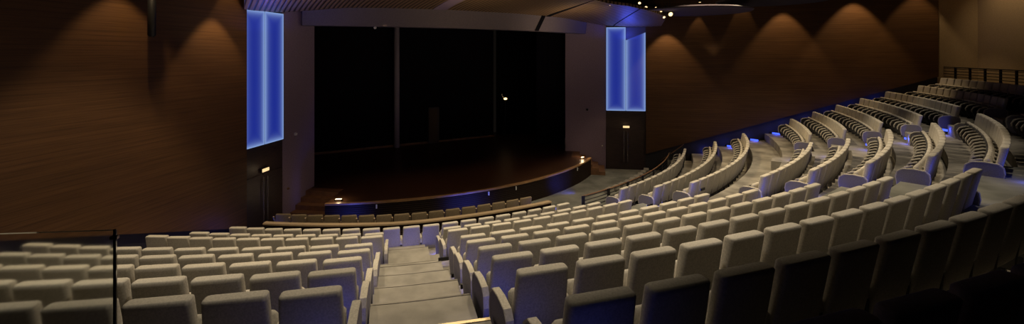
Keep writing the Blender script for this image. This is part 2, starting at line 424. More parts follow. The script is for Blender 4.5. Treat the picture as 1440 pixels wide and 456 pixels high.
# stage
SR = 12.92; SA, SB = -0.185, 0.885; SZ = ZE - 5.4
lip = [Vector((SR * sin(SA + (SB - SA) * k / 48), -SR * cos(SA + (SB - SA) * k / 48))) for k in range(49)]
nookL = LP(-0.1 - 1.75, 1.42); nookR = RP(-0.1 - 1.75, 1.50)
poly = [tuple(p) for p in lip] + [tuple(nookR), tuple(RP(-1.85, 0.0)), tuple(PR + Vector((0.1, 0.3))), (11.0, -1.0), (9.5, 1.5), (-6.5, -3.4), (-5.5, -9.0), tuple(PL - LN * 0.75), tuple(LP(-1.85, 0.0)), tuple(nookL)]
st = empty('stage', (4, -8, 0)); tag(st, 'wide dark stage with curved slatted wooden front', 'stage')
def pch(o, e):
    o.parent = e; o.matrix_parent_inverse = Matrix.Translation(e.location).inverted(); return o
bm = bmesh.new(); prism(bm, poly, SZ - 0.04, SZ); pch(link('stage_floor', bm, 'stage_floor'), st)
bm = bmesh.new()
inner = [p * ((SR - 0.12) / SR) for p in lip]
prism(bm, [tuple(p) for p in lip] + [tuple(nookR)] + [tuple(nookL)], 0.0, SZ - 0.05); pch(link('stage_front', bm, 'stage_face'), st)
bm = bmesh.new()
o1 = [p * ((SR + 0.03) / SR) for p in lip]; i1 = [p * ((SR - 0.10) / SR) for p in lip]
V = [[bm.verts.new((p.x, p.y, z)) for p in q] for q in (i1, o1) for z in (SZ - 0.06, SZ + 0.006)]
for k in range(48):
    a, b, c, d = V
    bm.faces.new((b[k], b[k + 1], d[k + 1], d[k])); bm.faces.new((a[k], c[k], c[k + 1], a[k + 1]))
    bm.faces.new((c[k], d[k], d[k + 1], c[k + 1])); bm.faces.new((a[k], a[k + 1], b[k + 1], b[k]))
pch(link('stage_edge', bm, 'lip'), st)
for th in (-0.045, 0.29, 0.392, 0.73):
    bm = bmesh.new(); p = Vector((sin(th), -cos(th))) * (SR + 0.02); box(bm, -0.025, 0.025, -0.02, 0.02, SZ - 0.24, SZ - 0.10, Matrix.Translation((p.x, p.y, 0)) @ Matrix.Rotation(th, 4, 'Z'), 0.004)
    pch(link('latch', bm, 'white', None), st)
# corner lights on the stage edge
for th, nm in ((-0.155, 'left'), (0.855, 'right')):
    p = Vector((sin(th), -cos(th))) * (SR - 0.35)
    e = empty('edge_lamp', (p.x, p.y, SZ), th); tag(e, 'small warm lamp at the %s end of the stage edge' % nm, 'lamp', 'stage edge lamps')
    bm = bmesh.new(); box(bm, -0.13, 0.13, -0.07, 0.07, 0, 0.05, bev=0.01); link('lamp_body', bm, 'metal_dark', e)
    bm = bmesh.new(); box(bm, -0.11, 0.11, -0.05, 0.05, 0.05, 0.06, bev=0.003); link('lamp_lens', bm, 'bulb', e)
    lamp('edge_glow', 'POINT', (p.x, p.y, SZ + 0.2), 7.0, WARM, size=0.06)
# steps up to the stage
for side in ('left', 'right'):
    P, wn = (LP, 1.40) if side == 'left' else (RP, 1.48)
    e = empty('stage_steps', (*P(-0.3, 0.7), 0)); tag(e, 'brown wooden steps beside the %s end of the stage' % side, 'steps', 'stage steps')
    for k in range(5):
        s1 = -0.10 - 0.33 * k; s0 = -1.84
        bm = bmesh.new()
        prism(bm, [tuple(P(s0, 0.01)), tuple(P(s1, 0.01)), tuple(P(s1, wn)), tuple(P(s0, wn))], 0.18 * k, 0.18 * (k + 1) - (0.005 if k == 4 else 0))
        pch(link('step', bm, 'brown'), e)

# stage house: drapes, pole, brown flat, work light
bk0 = Vector((-6.6, -4.57)); bk1 = Vector((6.42, -0.85)); bd = (bk1 - bk0).normalized(); bN = Vector((bd.y, -bd.x))
def drape(name, a, b, z0, z1, m, amp=0.05, per=0.35):
    a, b = Vector(a), Vector(b); L = (b - a).length; d = (b - a) / L; n = Vector((d.y, -d.x)); N = max(8, int(L / per * 6))
    bm = bmesh.new(); V = []
    for k in range(N + 1):
        s = L * k / N; off = amp * sin(2 * pi * s / per)
        p = a + d * s + n * off; q = a + d * s + n * (off - 0.03)
        V.append([bm.verts.new((p.x, p.y, z0)), bm.verts.new((p.x, p.y, z1)), bm.verts.new((q.x, q.y, z1)), bm.verts.new((q.x, q.y, z0))])
    for A, B in zip(V, V[1:]):
        for k in range(4): bm.faces.new((A[k], B[k], B[(k + 1) % 4], A[(k + 1) % 4]))
    bm.faces.new(V[0]); bm.faces.new(V[-1][::-1])
    return link(name, bm, m, smooth=True)
tag(drape('rear_drape', bk0 - bN * .1, bk1 - bN * .1, SZ, ZT - 0.1, 'drape2', 0.02, 0.9), 'wide black drape closing the back of the stage', 'drape')
tag(drape('wing_drape', (6.7, -0.2), (10.6, -0.6), SZ, ZT - 0.1, 'black'), 'pitch black drape in the right wing of the stage', 'drape')
tag(drape('leg_drape', (8.35, -3.9), (9.9, -4.6), SZ, ZT - 0.1, 'drape2', 0.02), 'dark bluish narrow drape beside the right proscenium pier', 'drape')
tag(drape('left_wing_drape', (-6.4, -4.6), (-6.2, -9.4), SZ, ZT - 0.1, 'black'), 'black side drape behind the left proscenium pier', 'drape')
tag(drape('right_wing_drape', (10.6, -0.6), (11.4, -5.2), SZ, ZT - 0.1, 'black'), 'black side drape far behind the right pier', 'drape')
bm = bmesh.new(); wall_quad(bm, bk0 + bN * .06, bk1 + bN * .06, SZ, SZ, SZ + 0.12, SZ + 0.12, 0.03, -bN)
tag(link('trim_1', bm, 'brown'), kind='structure')
bm = bmesh.new(); p = Vector((0.21, -2.95)); tube(bm, [(p.x, p.y, SZ), (p.x, p.y, ZE + 2.2)], 0.16, 12)
tag(link('column_pole', bm, 'pole', smooth=True), 'slim grey vertical pole in front of the rear drape', 'pole')
e = empty('wooden_cabinet', (2.35, -1.95, SZ), math.atan2(bd.y, bd.x)); tag(e, 'tall narrow brown wooden cabinet standing by the rear drape', 'cabinet')
bm = bmesh.new(); box(bm, -0.34, 0.34, -0.2, 0.2, 0, 2.15, bev=0.01); link('cabinet_body', bm, 'door', e)
bm = bmesh.new(); box(bm, -0.30, 0.22, -0.225, -0.201, 0.08, 2.05, bev=0.005); dr = link('cabinet_door', bm, 'cabinet', e)
bm = bmesh.new(); tube(bm, [(0.17, -0.25, 0.95), (0.17, -0.25, 1.15)], 0.012); link('cabinet_handle', bm, 'chrome', dr)
e = empty('work_light', (7.05, -1.35, SZ)); tag(e, 'warm work light on a thin stand in the right wing', 'lamp')
bm = bmesh.new(); tube(bm, [(0, 0, 0.02), (0, 0, 2.42)], 0.02)
for k in range(3): tube(bm, [(0, 0, 0.35), (0.4 * cos(k * 2.1), 0.4 * sin(k * 2.1), 0.02)], 0.015, 6)
link('lamp_stand', bm, 'metal_dark', e)
bm = bmesh.new(); bmesh.ops.create_uvsphere(bm, u_segments=14, v_segments=8, radius=0.09, matrix=Matrix.Translation((0, -0.06, 2.5)) @ Matrix.Diagonal((1.3, 0.7, 0.8, 1))); link('lamp_bulb', bm, 'bulb', e, True)
bm = bmesh.new(); tube(bm, [(-0.22, 0, 2.72), (-0.22, 0, 2.80)], 0.03); tube(bm, [(0, 0, 2.42), (-0.22, 0, 2.72)], 0.012, 6); link('small_lamp', bm, 'white', e)
lamp('work_glow', 'POINT', (7.02, -1.7, SZ + 2.5), 0.8, WARMER, size=0.1)

# header over the stage opening (bowed towards the audience), with a sloping slot
ch0, ch1 = PL + LD * 0.9, PR + RD * 0.95
cd = (ch1 - ch0); CL = cd.length; cd.normalize(); cn = Vector((cd.y, -cd.x))
def hp(t, f=0.0):                        # t 0..1 along the header, f forward
    q = ch0 + cd * (CL * t) + cn * (1.5 * (1 - (2 * t - 1) ** 2) + 0.25 + f); return q
bm = bmesh.new(); NH = 40; zb, zt = ZE + 1.10, ZE + 1.86
V = []
for k in range(NH + 1):
    t = k / NH; a, b = hp(t, 0), hp(t, -0.5)
    V.append([bm.verts.new((a.x, a.y, zb)), bm.verts.new((a.x + cn.x * .12, a.y + cn.y * .12, zt)), bm.verts.new((b.x, b.y, ZT)), bm.verts.new((b.x, b.y, zb))])
for A, B in zip(V, V[1:]):
    for k in range(4): bm.faces.new((A[k], B[k], B[(k + 1) % 4], A[(k + 1) % 4]))
bm.faces.new(V[0]); bm.faces.new(V[-1][::-1])
struct(link('beam_header', bm, 'header'))
bm = bmesh.new(); ta = 0.70
a, b = hp(ta, 0.02), hp(ta + 0.018, 0.02); c, d = hp(ta + 0.045, 0.15), hp(ta + 0.027, 0.15)
q = [(*a, zb + .01), (*b, zb + .01), (*c, zt - .01), (*d, zt - .01)]
A = [bm.verts.new(x) for x in q]; B = [bm.verts.new((x[0] - cn.x * .1, x[1] - cn.y * .1, x[2])) for x in q]
bm.faces.new(A); bm.faces.new(B[::-1])
for k in range(4): bm.faces.new((A[k], B[k], B[(k + 1) % 4], A[(k + 1) % 4]))
tag(link('trim_2', bm, 'black'), kind='structure')
bm = bmesh.new(); q = hp(0.18, -0.1); bmesh.ops.create_uvsphere(bm, u_segments=8, v_segments=6, radius=0.06, matrix=Matrix.Translation((q.x, q.y, zb - 0.05)))
tag(link('header_lamp', bm, 'white', smooth=True), 'tiny pale lamp under the left part of the stage header', 'lamp')

# slatted canopy over the stage front
BNT = [
    (LP(2.3, .30), 1.41, plan(344, 12.0), 1.50), (LP(1.7, .12), 1.43, plan(375, 11.5), 1.65), (LP(0.9, .10), 1.46, plan(410, 11.5), 1.85), (LP(0, .12), 1.52, plan(450, 12), 2.1),
    (hp(.10, .12), 1.80, hp(.08, 6.2), 2.4), (hp(.3, .12), 1.84, hp(.28, 6.2), 2.45), (hp(.5, .12), 1.84, hp(.5, 6.0), 2.45), (hp(.7, .12), 1.84, hp(.70, 5.6), 2.4),
    (hp(.85, .12), 1.82, plan(835, 19.7), 2.32), (hp(.95, .12), 1.74, plan(858, 19.9), 2.17), (RP(-0.1, .12), 1.56, plan(885, 20.1), 2.08), (RP(1.1, .08), 1.49, plan(912, 20.5), 1.93), (RP(2.3, .16), 1.47, plan(930, 21.1), 1.79), (RP(2.9, .3), 1.50, plan(938, 21.8), 1.75)]
def canopy_pt(t, f):
    x = max(0, min(0.9999, t)) * (len(BNT) - 1); k = int(x); u = x - k; u = u * u * (3 - 2 * u) * .35 + u * .65
    A, B = BNT[k], BNT[k + 1]; b = A[0].lerp(B[0], u); fr = A[2].lerp(B[2], u); zb_ = A[1] + (B[1] - A[1]) * u; zf_ = A[3] + (B[3] - A[3]) * u
    q = b.lerp(fr, f); return Vector((q.x, q.y, ZE + zb_ + (zf_ - zb_) * (f ** 0.8)))
bm = bmesh.new(); NT, NF = 48, 14; G = []
for k in range(NT + 1):
    G.append([canopy_pt(k / NT, j / NF) for j in range(NF + 1)])
T1 = [[bm.verts.new(p) for p in r] for r in G]; T2 = [[bm.verts.new(p + Vector((0, 0, 0.12))) for p in r] for r in G]
for k in range(NT):
    for j in range(NF):
        bm.faces.new((T1[k][j], T1[k][j + 1], T1[k + 1][j + 1], T1[k + 1][j])); bm.faces.new((T2[k][j], T2[k + 1][j], T2[k + 1][j + 1], T2[k][j + 1]))
    bm.faces.new((T1[k][0], T1[k + 1][0], T2[k + 1][0], T2[k][0])); bm.faces.new((T1[k][NF], T2[k][NF], T2[k + 1][NF], T1[k + 1][NF]))
for j in range(NF):
    bm.faces.new((T1[0][j], T2[0][j], T2[0][j + 1], T1[0][j + 1])); bm.faces.new((T1[NT][j], T1[NT][j + 1], T2[NT][j + 1], T2[NT][j]))
can = link('ceiling_canopy', bm, 'canopy', smooth=False); tag(can, kind='structure')
for i, (ta, sl) in enumerate(((0.40, 0.0), (0.565, 0.02), (0.80, 0.01))):      # dark joints across the canopy
    bm = bmesh.new(); V = []
    for j in range(15):
        f = j / 14; wj = (0.014, 0.008, 0.003)[i]
        a = canopy_pt(ta + sl * f, f); b = canopy_pt(ta + sl * f + wj, f)
        V.append([bm.verts.new(a + Vector((0, 0, -.015))), bm.verts.new(b + Vector((0, 0, -.015))), bm.verts.new(b + Vector((0, 0, .01))), bm.verts.new(a + Vector((0, 0, .01)))])
    for A, B in zip(V, V[1:]):
        for k in range(4): bm.faces.new((A[k], B[k], B[(k + 1) % 4], A[(k + 1) % 4]))
    bm.faces.new(V[0]); bm.faces.new(V[-1][::-1])
    tag(link('trim_%d' % (3 + i), bm, 'pier' if i == 0 else 'black'), kind='structure')
for t_, e_ in ((0.22, 2.5), (0.42, 4.0), (0.60, 5.0)):
    p = canopy_pt(t_, 0.6); lamp('canopy_wash', 'AREA', (p.x, p.y, p.z - 1.6), e_ * 5, WARM, (p.x - cn.x * 1.5, p.y - cn.y * 1.5, p.z), 1.2)

# hanging cloud panels nearer the right wall
def disc(name, c, r, z, m, lab, tilt=0.0):
    bm = bmesh.new(); n = 48
    prof = [(0.02, 0.10), (r * 0.9, 0.10), (r, 0.03), (r * 0.985, -0.02), (r * 0.7, 0.0), (0.02, 0.01)]
    R_ = [[bm.verts.new((c[0] + q * cos(2 * pi * k / n), c[1] + q * sin(2 * pi * k / n), z + h)) for k in range(n)] for q, h in prof]
    for A, B in zip(R_, R_[1:]):
        for k in range(n): bm.faces.new((A[k], A[(k + 1) % n], B[(k + 1) % n], B[k]))
    bm.faces.new(R_[0]); bm.faces.new(R_[-1][::-1])
    o = link(name, bm, m, smooth=False)
    return tag(o, lab, 'ceiling panel', 'hanging ceiling panels')
disc('ceiling_panel', plan(975, 21.3), 2.5, ZE + 1.95, 'cloud', 'round dull purple ceiling panel beside the cluster of small lamps')
disc('ceiling_panel', plan(1085, 20.6), 2.3, ZE + 2.36, 'ceiling', 'round dark ceiling panel above the long right wooden wall')

# small spotlights clustered on the canopy's front edge
def spot_fixture(p, label, aim, big=1.0):
    e = empty('spotlight', p, aim); tag(e, label, 'spotlight', 'cluster of small spotlights')
    bm = bmesh.new(); tube(bm, [(0, 0.05 * big, 0.02), (0, -0.02, 0), (0, -0.10 * big, -0.05), (0, -0.22 * big, -0.12)], [0.05 * big, 0.09 * big, 0.095 * big, 0.10 * big], 10); link('spotlight_body', bm, 'metal_dark', e, True)
    bm = bmesh.new(); tube(bm, [(0, -0.22 * big, -0.12), (0, -0.232 * big, -0.127)], 0.085 * big, 10); link('spotlight_lens', bm, 'bulb', e)
    bm = bmesh.new(); tube(bm, [(0.1 * big, -0.05, 0), (0.1 * big, 0, 0.2), (-0.1 * big, 0, 0.2), (-0.1 * big, -0.05, 0)], 0.012, 6); link('spotlight_yoke', bm, 'metal_dark', e)
cl = [(855, 3, 20.4, 'outermost left of the lamp row'), (874, 5, 20.8, 'second from the left of the lamp row'), (893, 9, 21.2, 'third from the left of the lamp row'),
      (910, 13, 21.5, 'fourth from the left of the lamp row'), (923, 17, 21.6, 'just left of the brightest lamp'), (931, 21, 21.8, 'lowest in the cluster'),
      (940, 17, 21.5, 'brightest and furthest right of the cluster'), (899, 1, 20.6, 'topmost left of the cluster'), (918, 8, 21.0, 'middle of the cluster'),
      (927, 12, 21.2, 'right of the middle of the cluster'), (936, 9, 21.0, 'topmost right of the cluster'), (908, 7, 20.9, 'left of the middle of the cluster')]
for k, (px, py, dd, s) in enumerate(cl):
    q = plan(px, dd); z = ZE + (76 - py) / 650 * dd
    spot_fixture((q.x, q.y, z), 'small warm spotlight on the canopy edge, ' + s, 0.3 - 0.25 * (k % 4), 1.15 if k == 6 else 0.7)
lamp('cluster_glow', 'POINT', (*plan(925, 20.6), ZE + 1.5), 1.5, WARM, size=0.2)
bm = bmesh.new(); pts = [(*plan(px, dd - .1), ZE + (76 - py) / 650 * dd + .16) for px, py, dd in ((846, 2, 20.2), (874, 5, 20.8), (910, 12, 21.5), (942, 18, 21.7))]
tube(bm, pts, 0.03, 8); tag(link('lighting_bar', bm, 'metal_dark'), 'thin dark bar carrying the cluster of small spotlights', 'bar')

# wall downlights : (bearing, apex row in metres above the eye, half angle, power)
def wall_downlight(P, N, s, zap, half, e, off, label):
    q = P(s, off); zl = ZE + zap + (off - 0.15) / math.tan(math.radians(half)) ; zl = min(zl, ZT - 0.15)
    em = empty('downlight', (q.x, q.y, zl + 0.02)); tag(em, label, 'downlight', 'wall downlights')
    bm = bmesh.new(); tube(bm, [(0, 0, 0.22), (0, 0, 0.0)], 0.09, 12); link('downlight_can', bm, 'metal_dark', em)
    bm = bmesh.new(); tube(bm, [(0, 0, -0.001), (0, 0, -0.006)], 0.06, 12); link('downlight_lens', bm, 'bulb', em)
    if zl + 0.24 < ZT:
        bm = bmesh.new(); tube(bm, [(0, 0, 0.22), (0, 0, ZT - zl - 0.02)], 0.012, 6); link('downlight_stem', bm, 'metal_dark', em)
    lamp('wall_wash', 'SPOT', (q.x, q.y, zl - 0.02), e * 1.3, (1.0, 0.70, 0.38), (q.x - N.x * 0.0, q.y - N.y * 0.0, 0), 0.05, half * 2, 0.35)
ordn = ['first', 'second', 'third', 'fourth', 'fifth', 'sixth', 'seventh', 'eighth', 'ninth', 'tenth', 'eleventh', 'twelfth', 'thirteenth', 'fourteenth', 'fifteenth', 'sixteenth', 'seventeenth', 'eighteenth', 'nineteenth', 'twentieth', 'twenty-first', 'twenty-second', 'twenty-third', 'twenty-fourth', 'twenty-fifth', 'twenty-sixth']
def s_on_right(px):
    best = min(range(0, 2000), key=lambda k: abs(pxof(RP(k * 0.01, RW)) - px)); return best * 0.01
def s_on_left(px):
    best = min(range(0, 1500), key=lambda k: abs(pxof(LP(k * 0.01, LW)) - px)); return best * 0.01
def pxof(p):
    dx, dy = p.x - EYE.x, p.y - EYE.y
    X = dx * cos(YAW) - dy * sin(YAW); Y = dx * sin(YAW) + dy * cos(YAW)
    return 720 + 650 * X / Y if Y > 0.1 else -9999
def dep(p):
    dx, dy = p.x - EYE.x, p.y - EYE.y
    return dx * sin(YAW) + dy * cos(YAW)
for k, (px, py, half, e, off) in enumerate(((938, 46, 38, 230, 0.75), (982, 22, 26, 45, 0.35), (1044, 4, 24, 60, 0.38), (1101, 16, 36, 260, 0.8), (1200, 2, 38, 300, 0.85), (1288, -8, 36, 120, 0.85))):
    s = s_on_right(px); d_ = dep(RP(s, RW))
    wall_downlight(RP, RN, s, (76 - py) / 650 * d_, half, e, off + RW, 'ceiling downlight washing the right wooden wall, %s from the stage' % ordn[k])
for k, (px, py, half, e, off) in enumerate(((322, -14, 30, 60, 0.4), (298, 27, 36, 190, 0.7), (165, -4, 38, 140, 0.8))):
    s = s_on_left(px); d_ = dep(LP(s, LW))
    wall_downlight(LP, LN, s, (76 - py) / 650 * d_, half, e, off + LW, 'ceiling downlight washing the left wooden wall, %s from the stage' % ordn[k])
# light on the beige rear wall
q = B0 + bdir * 2.2 + bn * 1.3; q2 = B0 + bdir * 2.2 - bn * 0.2
lamp('rear_wash', 'SPOT', (q.x, q.y, ZT - 0.3), 260, WARM, (q2.x, q2.y, ZE + 2.4), 0.2, 92, 0.8)
# slim dark column hanging by the left wall
s = s_on_left(196); q = LP(s, LW + 0.35); zz = ZE + (76 - 52) / 650 * dep(q)
e = empty('hanging_column', (q.x, q.y, zz)); tag(e, 'slim dark column hanging in front of the left wooden wall', 'loudspeaker')
bm = bmesh.new(); tube(bm, [(0, 0, 0), (0, 0, 0.04), (0, 0, 1.1), (0, 0, 1.15)], [0.05, 0.085, 0.085, 0.05], 14); link('column_body', bm, 'metal_dark', e, True)
bm = bmesh.new(); tube(bm, [(0, 0, 1.15), (0, 0, ZT - zz)], 0.012, 6); link('hanging_rod', bm, 'metal_dark', e)

# small fittings on the piers
def fitting(P, N, s, z, r, m, name, label, cat):
    q = P(s, 0.02); bm = bmesh.new(); tube(bm, [(q.x - N.x * .02, q.y - N.y * .02, z), (q.x + N.x * .05, q.y + N.y * .05, z)], [r, r * 0.8], 12)
    tag(link(name, bm, m), label, cat)
fitting(LP, LN, -0.75, ZE - 3.05, 0.06, 'white', 'wall_sensor', 'small round white sensor on the left proscenium pier', 'sensor')
fitting(RP, RN, -1.02, ZE - 3.08, 0.07, 'metal_dark', 'wall_vent', 'small round ring on the right proscenium pier', 'vent')
fitting(RP, RN, -0.2, ZE - 5.05, 0.035, 'white', 'call_button', 'tiny pale button low beside the far right doors', 'button')
fitting(LP, LN, -0.3, ZE - 5.0, 0.045, 'brown', 'wall_socket', 'small reddish fitting low on the left proscenium pier', 'socket')

# ---------------------------------------------------------------- aisle stairs
def stairs(name, f_ab, rows, label, nose=(), m='carpet_light'):
    bm = bmesh.new()
    for i in rows:
        Ra = ROW[i][0] - 1.56
        Rb = (ROW[i + 1][0] - 1.56 if i + 1 in ROW else ROW[i][0] - 0.3)
        if i == 0: Rb = 20.40
        if i == 1: Ra = ROW[1][0] - 1.35
        a0, b0 = f_ab(Ra, i); a1, b1 = f_ab(Rb, i)
        sector(bm, Ra, Rb + 0.01, a0, b0, a1, b1, deck(i) - 0.4, deck(i) + 0.004, 4)
    a0, b0 = f_ab(20.4, 0); a1, b1 = f_ab(21.3, 1)
    sector(bm, 20.4, ROW[1][0] - 1.34, a0, b0, a1, b1, ZE - 4.9, ZE - 4.516, 4)
    o = link(name, bm, m); return tag(o, kind='structure')
stairs('floor_aisle_steps', lambda R, i: (-0.24 / R, 0.86 / R), range(-1, 8), '')
bm = bmesh.new()
for i in range(-1, 6):
    R = ROW[i][0] - (1.35 if i == 1 else 1.56)
    sector(bm, R - 0.006, R + 0.02, -0.24 / R, 0.86 / R, -0.24 / R, 0.86 / R, deck(i) - 0.02, deck(i) + 0.010, 4)
tag(link('trim_8', bm, 'carpet'), kind='structure')
bm = bmesh.new(); R = ROW[6][0] - 1.56
sector(bm, R - 0.012, R + 0.03, -0.24 / R, 0.86 / R, -0.24 / R, 0.86 / R, deck(6) - 0.01, deck(6) + 0.012, 4)
tag(link('trim_7', bm, 'nosing'), kind='structure')

# ---------------------------------------------------------------- seats
def make_seat_meshes():
    P = {}
    bm = bmesh.new()
    Z = [0.24, 0.27, 0.45, 0.62, 0.78, 0.90, 0.933, 0.945, 0.95]
    rings = []
    for z in Z:
        u = (z - 0.24) / 0.71
        cy = 0.17 - 0.145 * u
        hw = 0.252 - 0.030 * u
        ht = 0.050 + 0.014 * u
        if z == 0.24: hw -= 0.015; ht -= 0.012
        if z == 0.945: hw -= 0.006; ht -= 0.008
        if z == 0.95: hw -= 0.018; ht -= 0.02
        bow = 0.018 * math.sin(min(1, u * 1.1) * pi)
        rings.append(rr(hw, ht, min(0.03, ht * 0.8), z, cy, bow))
    loft(bm, rings); P['backrest'] = (bm, 'fabric', True)
    bm = bmesh.new(); T = Matrix.Translation((0, 0.235, 0.38)) @ Matrix.Rotation(math.radians(-9), 4, 'X')
    rings = [[T @ v for v in rr(hw, ht, min(0.035, ht * .8), z, cy)] for hw, ht, z, cy in ((0.20, 0.02, 0.0, 0), (0.225, 0.045, 0.02, 0), (0.232, 0.052, 0.17, 0), (0.228, 0.045, 0.27, 0), (0.20, 0.02, 0.30, 0))]
    loft(bm, rings); P['seat_cushion'] = (bm, 'fabric', True)
    bm = bmesh.new()
    rings = [[T @ v for v in rr(hw, ht, ht * .6, z, cy)] for hw, ht, z, cy in ((0.18, 0.012, 0.02, 0.055), (0.215, 0.018, 0.05, 0.062), (0.215, 0.018, 0.25, 0.062), (0.18, 0.012, 0.275, 0.05))]
    loft(bm, rings); P['seat_pan'] = (bm, 'fabric_dark', True)
    prof = [(0.13, 0.10), (0.10, 0.42), (0.12, 0.52), (0.20, 0.565), (0.40, 0.56), (0.53, 0.51), (0.58, 0.42), (0.55, 0.26), (0.46, 0.10)]
    bm = bmesh.new(); extrude_profile(bm, prof, -0.024, 0.024, 0.008); P['armrest'] = (bm, 'arm_side', False)
    top = [(0.095, 0.45), (0.115, 0.54), (0.195, 0.595), (0.41, 0.59), (0.55, 0.535), (0.61, 0.42), (0.60, 0.34), (0.575, 0.34), (0.585, 0.42), (0.535, 0.515), (0.40, 0.565), (0.20, 0.57), (0.125, 0.525), (0.11, 0.45)]
    bm = bmesh.new(); extrude_profile(bm, top, -0.034, 0.034, 0.006); P['arm_pad'] = (bm, 'fabric', False)
    bm = bmesh.new(); extrude_profile(bm, [(0.20, 0.0), (0.20, 0.10), (0.38, 0.10), (0.38, 0.0)], -0.022, 0.022, 0); P['pedestal'] = (bm, 'metal_dark', False)
    prof = [(0.14, 0.07), (0.05, 0.22), (0.015, 0.42), (0.03, 0.54), (0.10, 0.605), (0.30, 0.62), (0.48, 0.60), (0.575, 0.53), (0.60, 0.40), (0.57, 0.22), (0.47, 0.07)]
    bm = bmesh.new(); extrude_profile(bm, prof, -0.034, 0.034, 0.01); P['end_panel'] = (bm, 'panel_shaded', False)
    c_ = (0.30, 0.34); inn = [(c_[0] + (y - c_[0]) * 0.965, c_[1] + (z - c_[1]) * 0.965) for y, z in prof[:-1]]
    oup = [(c_[0] + (y - c_[0]) * 1.02, c_[1] + (z - c_[1]) * 1.02) for y, z in prof[:-1]]
    bm = bmesh.new(); extrude_profile(bm, oup + inn[::-1], -0.036, 0.036, 0.004); P['panel_lit_rim'] = (bm, 'fabric', False)  # rim strip in the lighter fabric stands for the lit panel edge
    out = {}
    for k, (bm, m, sm) in P.items():
        bmesh.ops.recalc_face_normals(bm, faces=bm.faces)
        me = bpy.data.meshes.new(k); bm.to_mesh(me); bm.free(); me.materials.append(M[m])
        if sm:
            for p in me.polygons: p.use_smooth = True
        out[k] = me
    return out
SM = make_seat_meshes()
HALF = 0.27
def seat_parts(first, last, panelL, panelR):
    L = [('backrest', 0, None), ('seat_cushion', 0, None), ('seat_pan', 0, 'seat_cushion')]
    if not panelL: L.append(('armrest', -HALF, None)); L.append(('arm_pad', 0, 'armrest'))
    if panelL: L.append(('end_panel', -HALF - 0.02, None)); L.append(('panel_lit_rim', 0, 'end_panel'))
    L.append(('pedestal', -HALF, None))
    if last:
        L.append(('end_panel' if panelR else 'armrest', HALF + (0.02 if panelR else 0), None)); L.append(('panel_lit_rim' if panelR else 'arm_pad', 0, 'end_panel#' if panelR else 'armrest#')); L.append(('pedestal', HALF, None))
    return L
proto = {}
def place_seat(loc, th, first, last, pl, pr, label, group):
    key = (last, pl, pr)
    plist = seat_parts(first, last, pl, pr)
    if key not in proto:
        root = empty('auditorium_seat'); made = {}
        for nm, x, par in plist:
            o = bpy.data.objects.new(nm, SM[nm]); COL.objects.link(o); o.location.x = x  # sub-parts keep their part's place
            o.parent = made[par.rstrip('#')] if par else root
            made[nm] = o
        proto[key] = root; r = root
    else:
        src = proto[key]; r = src.copy(); COL.objects.link(r)
        for c in list(src.children):
            d = c.copy(); COL.objects.link(d); d.parent = r
            for g in list(c.children):
                h = g.copy(); COL.objects.link(h); h.parent = d
    r.location = loc; r.rotation_euler = (0, 0, th)
    tag(r, label, 'seat', group)

def angs(a, n, w, R): return [a + k * w / R for k in range(n)]
WS = 0.5455
WSX = 0
rows = []   # (row, block, list of angles, order word origin)
nearA = {5: (0.0461, 0.3363, 15), 4: (0.0487, 0.3295, 14), 3: (0.0527, 0.3225, 13), 2: (0.0558, 0.312, 12), 1: (0.0612, 0.3082, 11), 0: (0.0697, 0.3022, 10)}
for i, (a, b, n) in nearA.items(): rows.append((i, 'near', [a + (b - a) * k / (n - 1) for k in range(n)]))
rows.append((-1, 'near', angs(0.0765, 9, 0.543, 18.9)))
leftN = {5: (-0.0229, 6, 0.54), 4: (-0.0230, 8, 0.535), 3: (-0.0244, 10, 0.535), 2: (-0.0235, 11, 0.545), 1: (-0.0251, 11, 0.548), 0: (-0.0219, 10, 0.523), -1: (-0.0237, 9, 0.543)}
for i, (a, n, wv) in leftN.items(): rows.append((i, 'left', [a - k * wv / (ROW[i][0] - 0.1) for k in range(n)]))
rows.append((-2, 'front', [-0.2475 + k * 0.03065 for k in range(19)]))
mids = {5: (0.456, 13), 4: (0.456, 12), 3: (0.458, 12), 2: (0.448, 11), 1: (0.441, 12), 0: (0.464, 20), -1: (0.470, 18), -2: (0.474, 16)}
for i, (a, n) in mids.items(): rows.append((i, 'curve', angs(a, n, WS, ROW[i][0])))
fars = {5: (0.791, 1.044), 4: (0.778, 1.042), 3: (0.782, 1.036), 2: (0.772, 1.025), 1: (0.795, 1.009)}
for i, (a, b) in fars.items():
    n = int((b - a) * ROW[i][0] / WS) + 1; rows.append((i, 'far', [b - k * WS / ROW[i][0] for k in range(n)][::-1]))
rows.append((6, 'near', [0.0445 + k * 0.01995 for k in range(13)]))
rows.append((7, 'near', [0.0435 + k * 0.0188 for k in range(9)]))
rows.append((6, 'curve', angs(0.56, 8, WS, 27.93))); rows.append((6, 'far', angs(0.795, 13, WS, 27.93)))
rows.append((7, 'curve', angs(0.60, 6, WS, 29.02))); rows.append((7, 'far', angs(0.80, 14, WS, 29.02)))
rown = {i: ordn[i + 2] for i in range(-2, 8)}
allseats = []
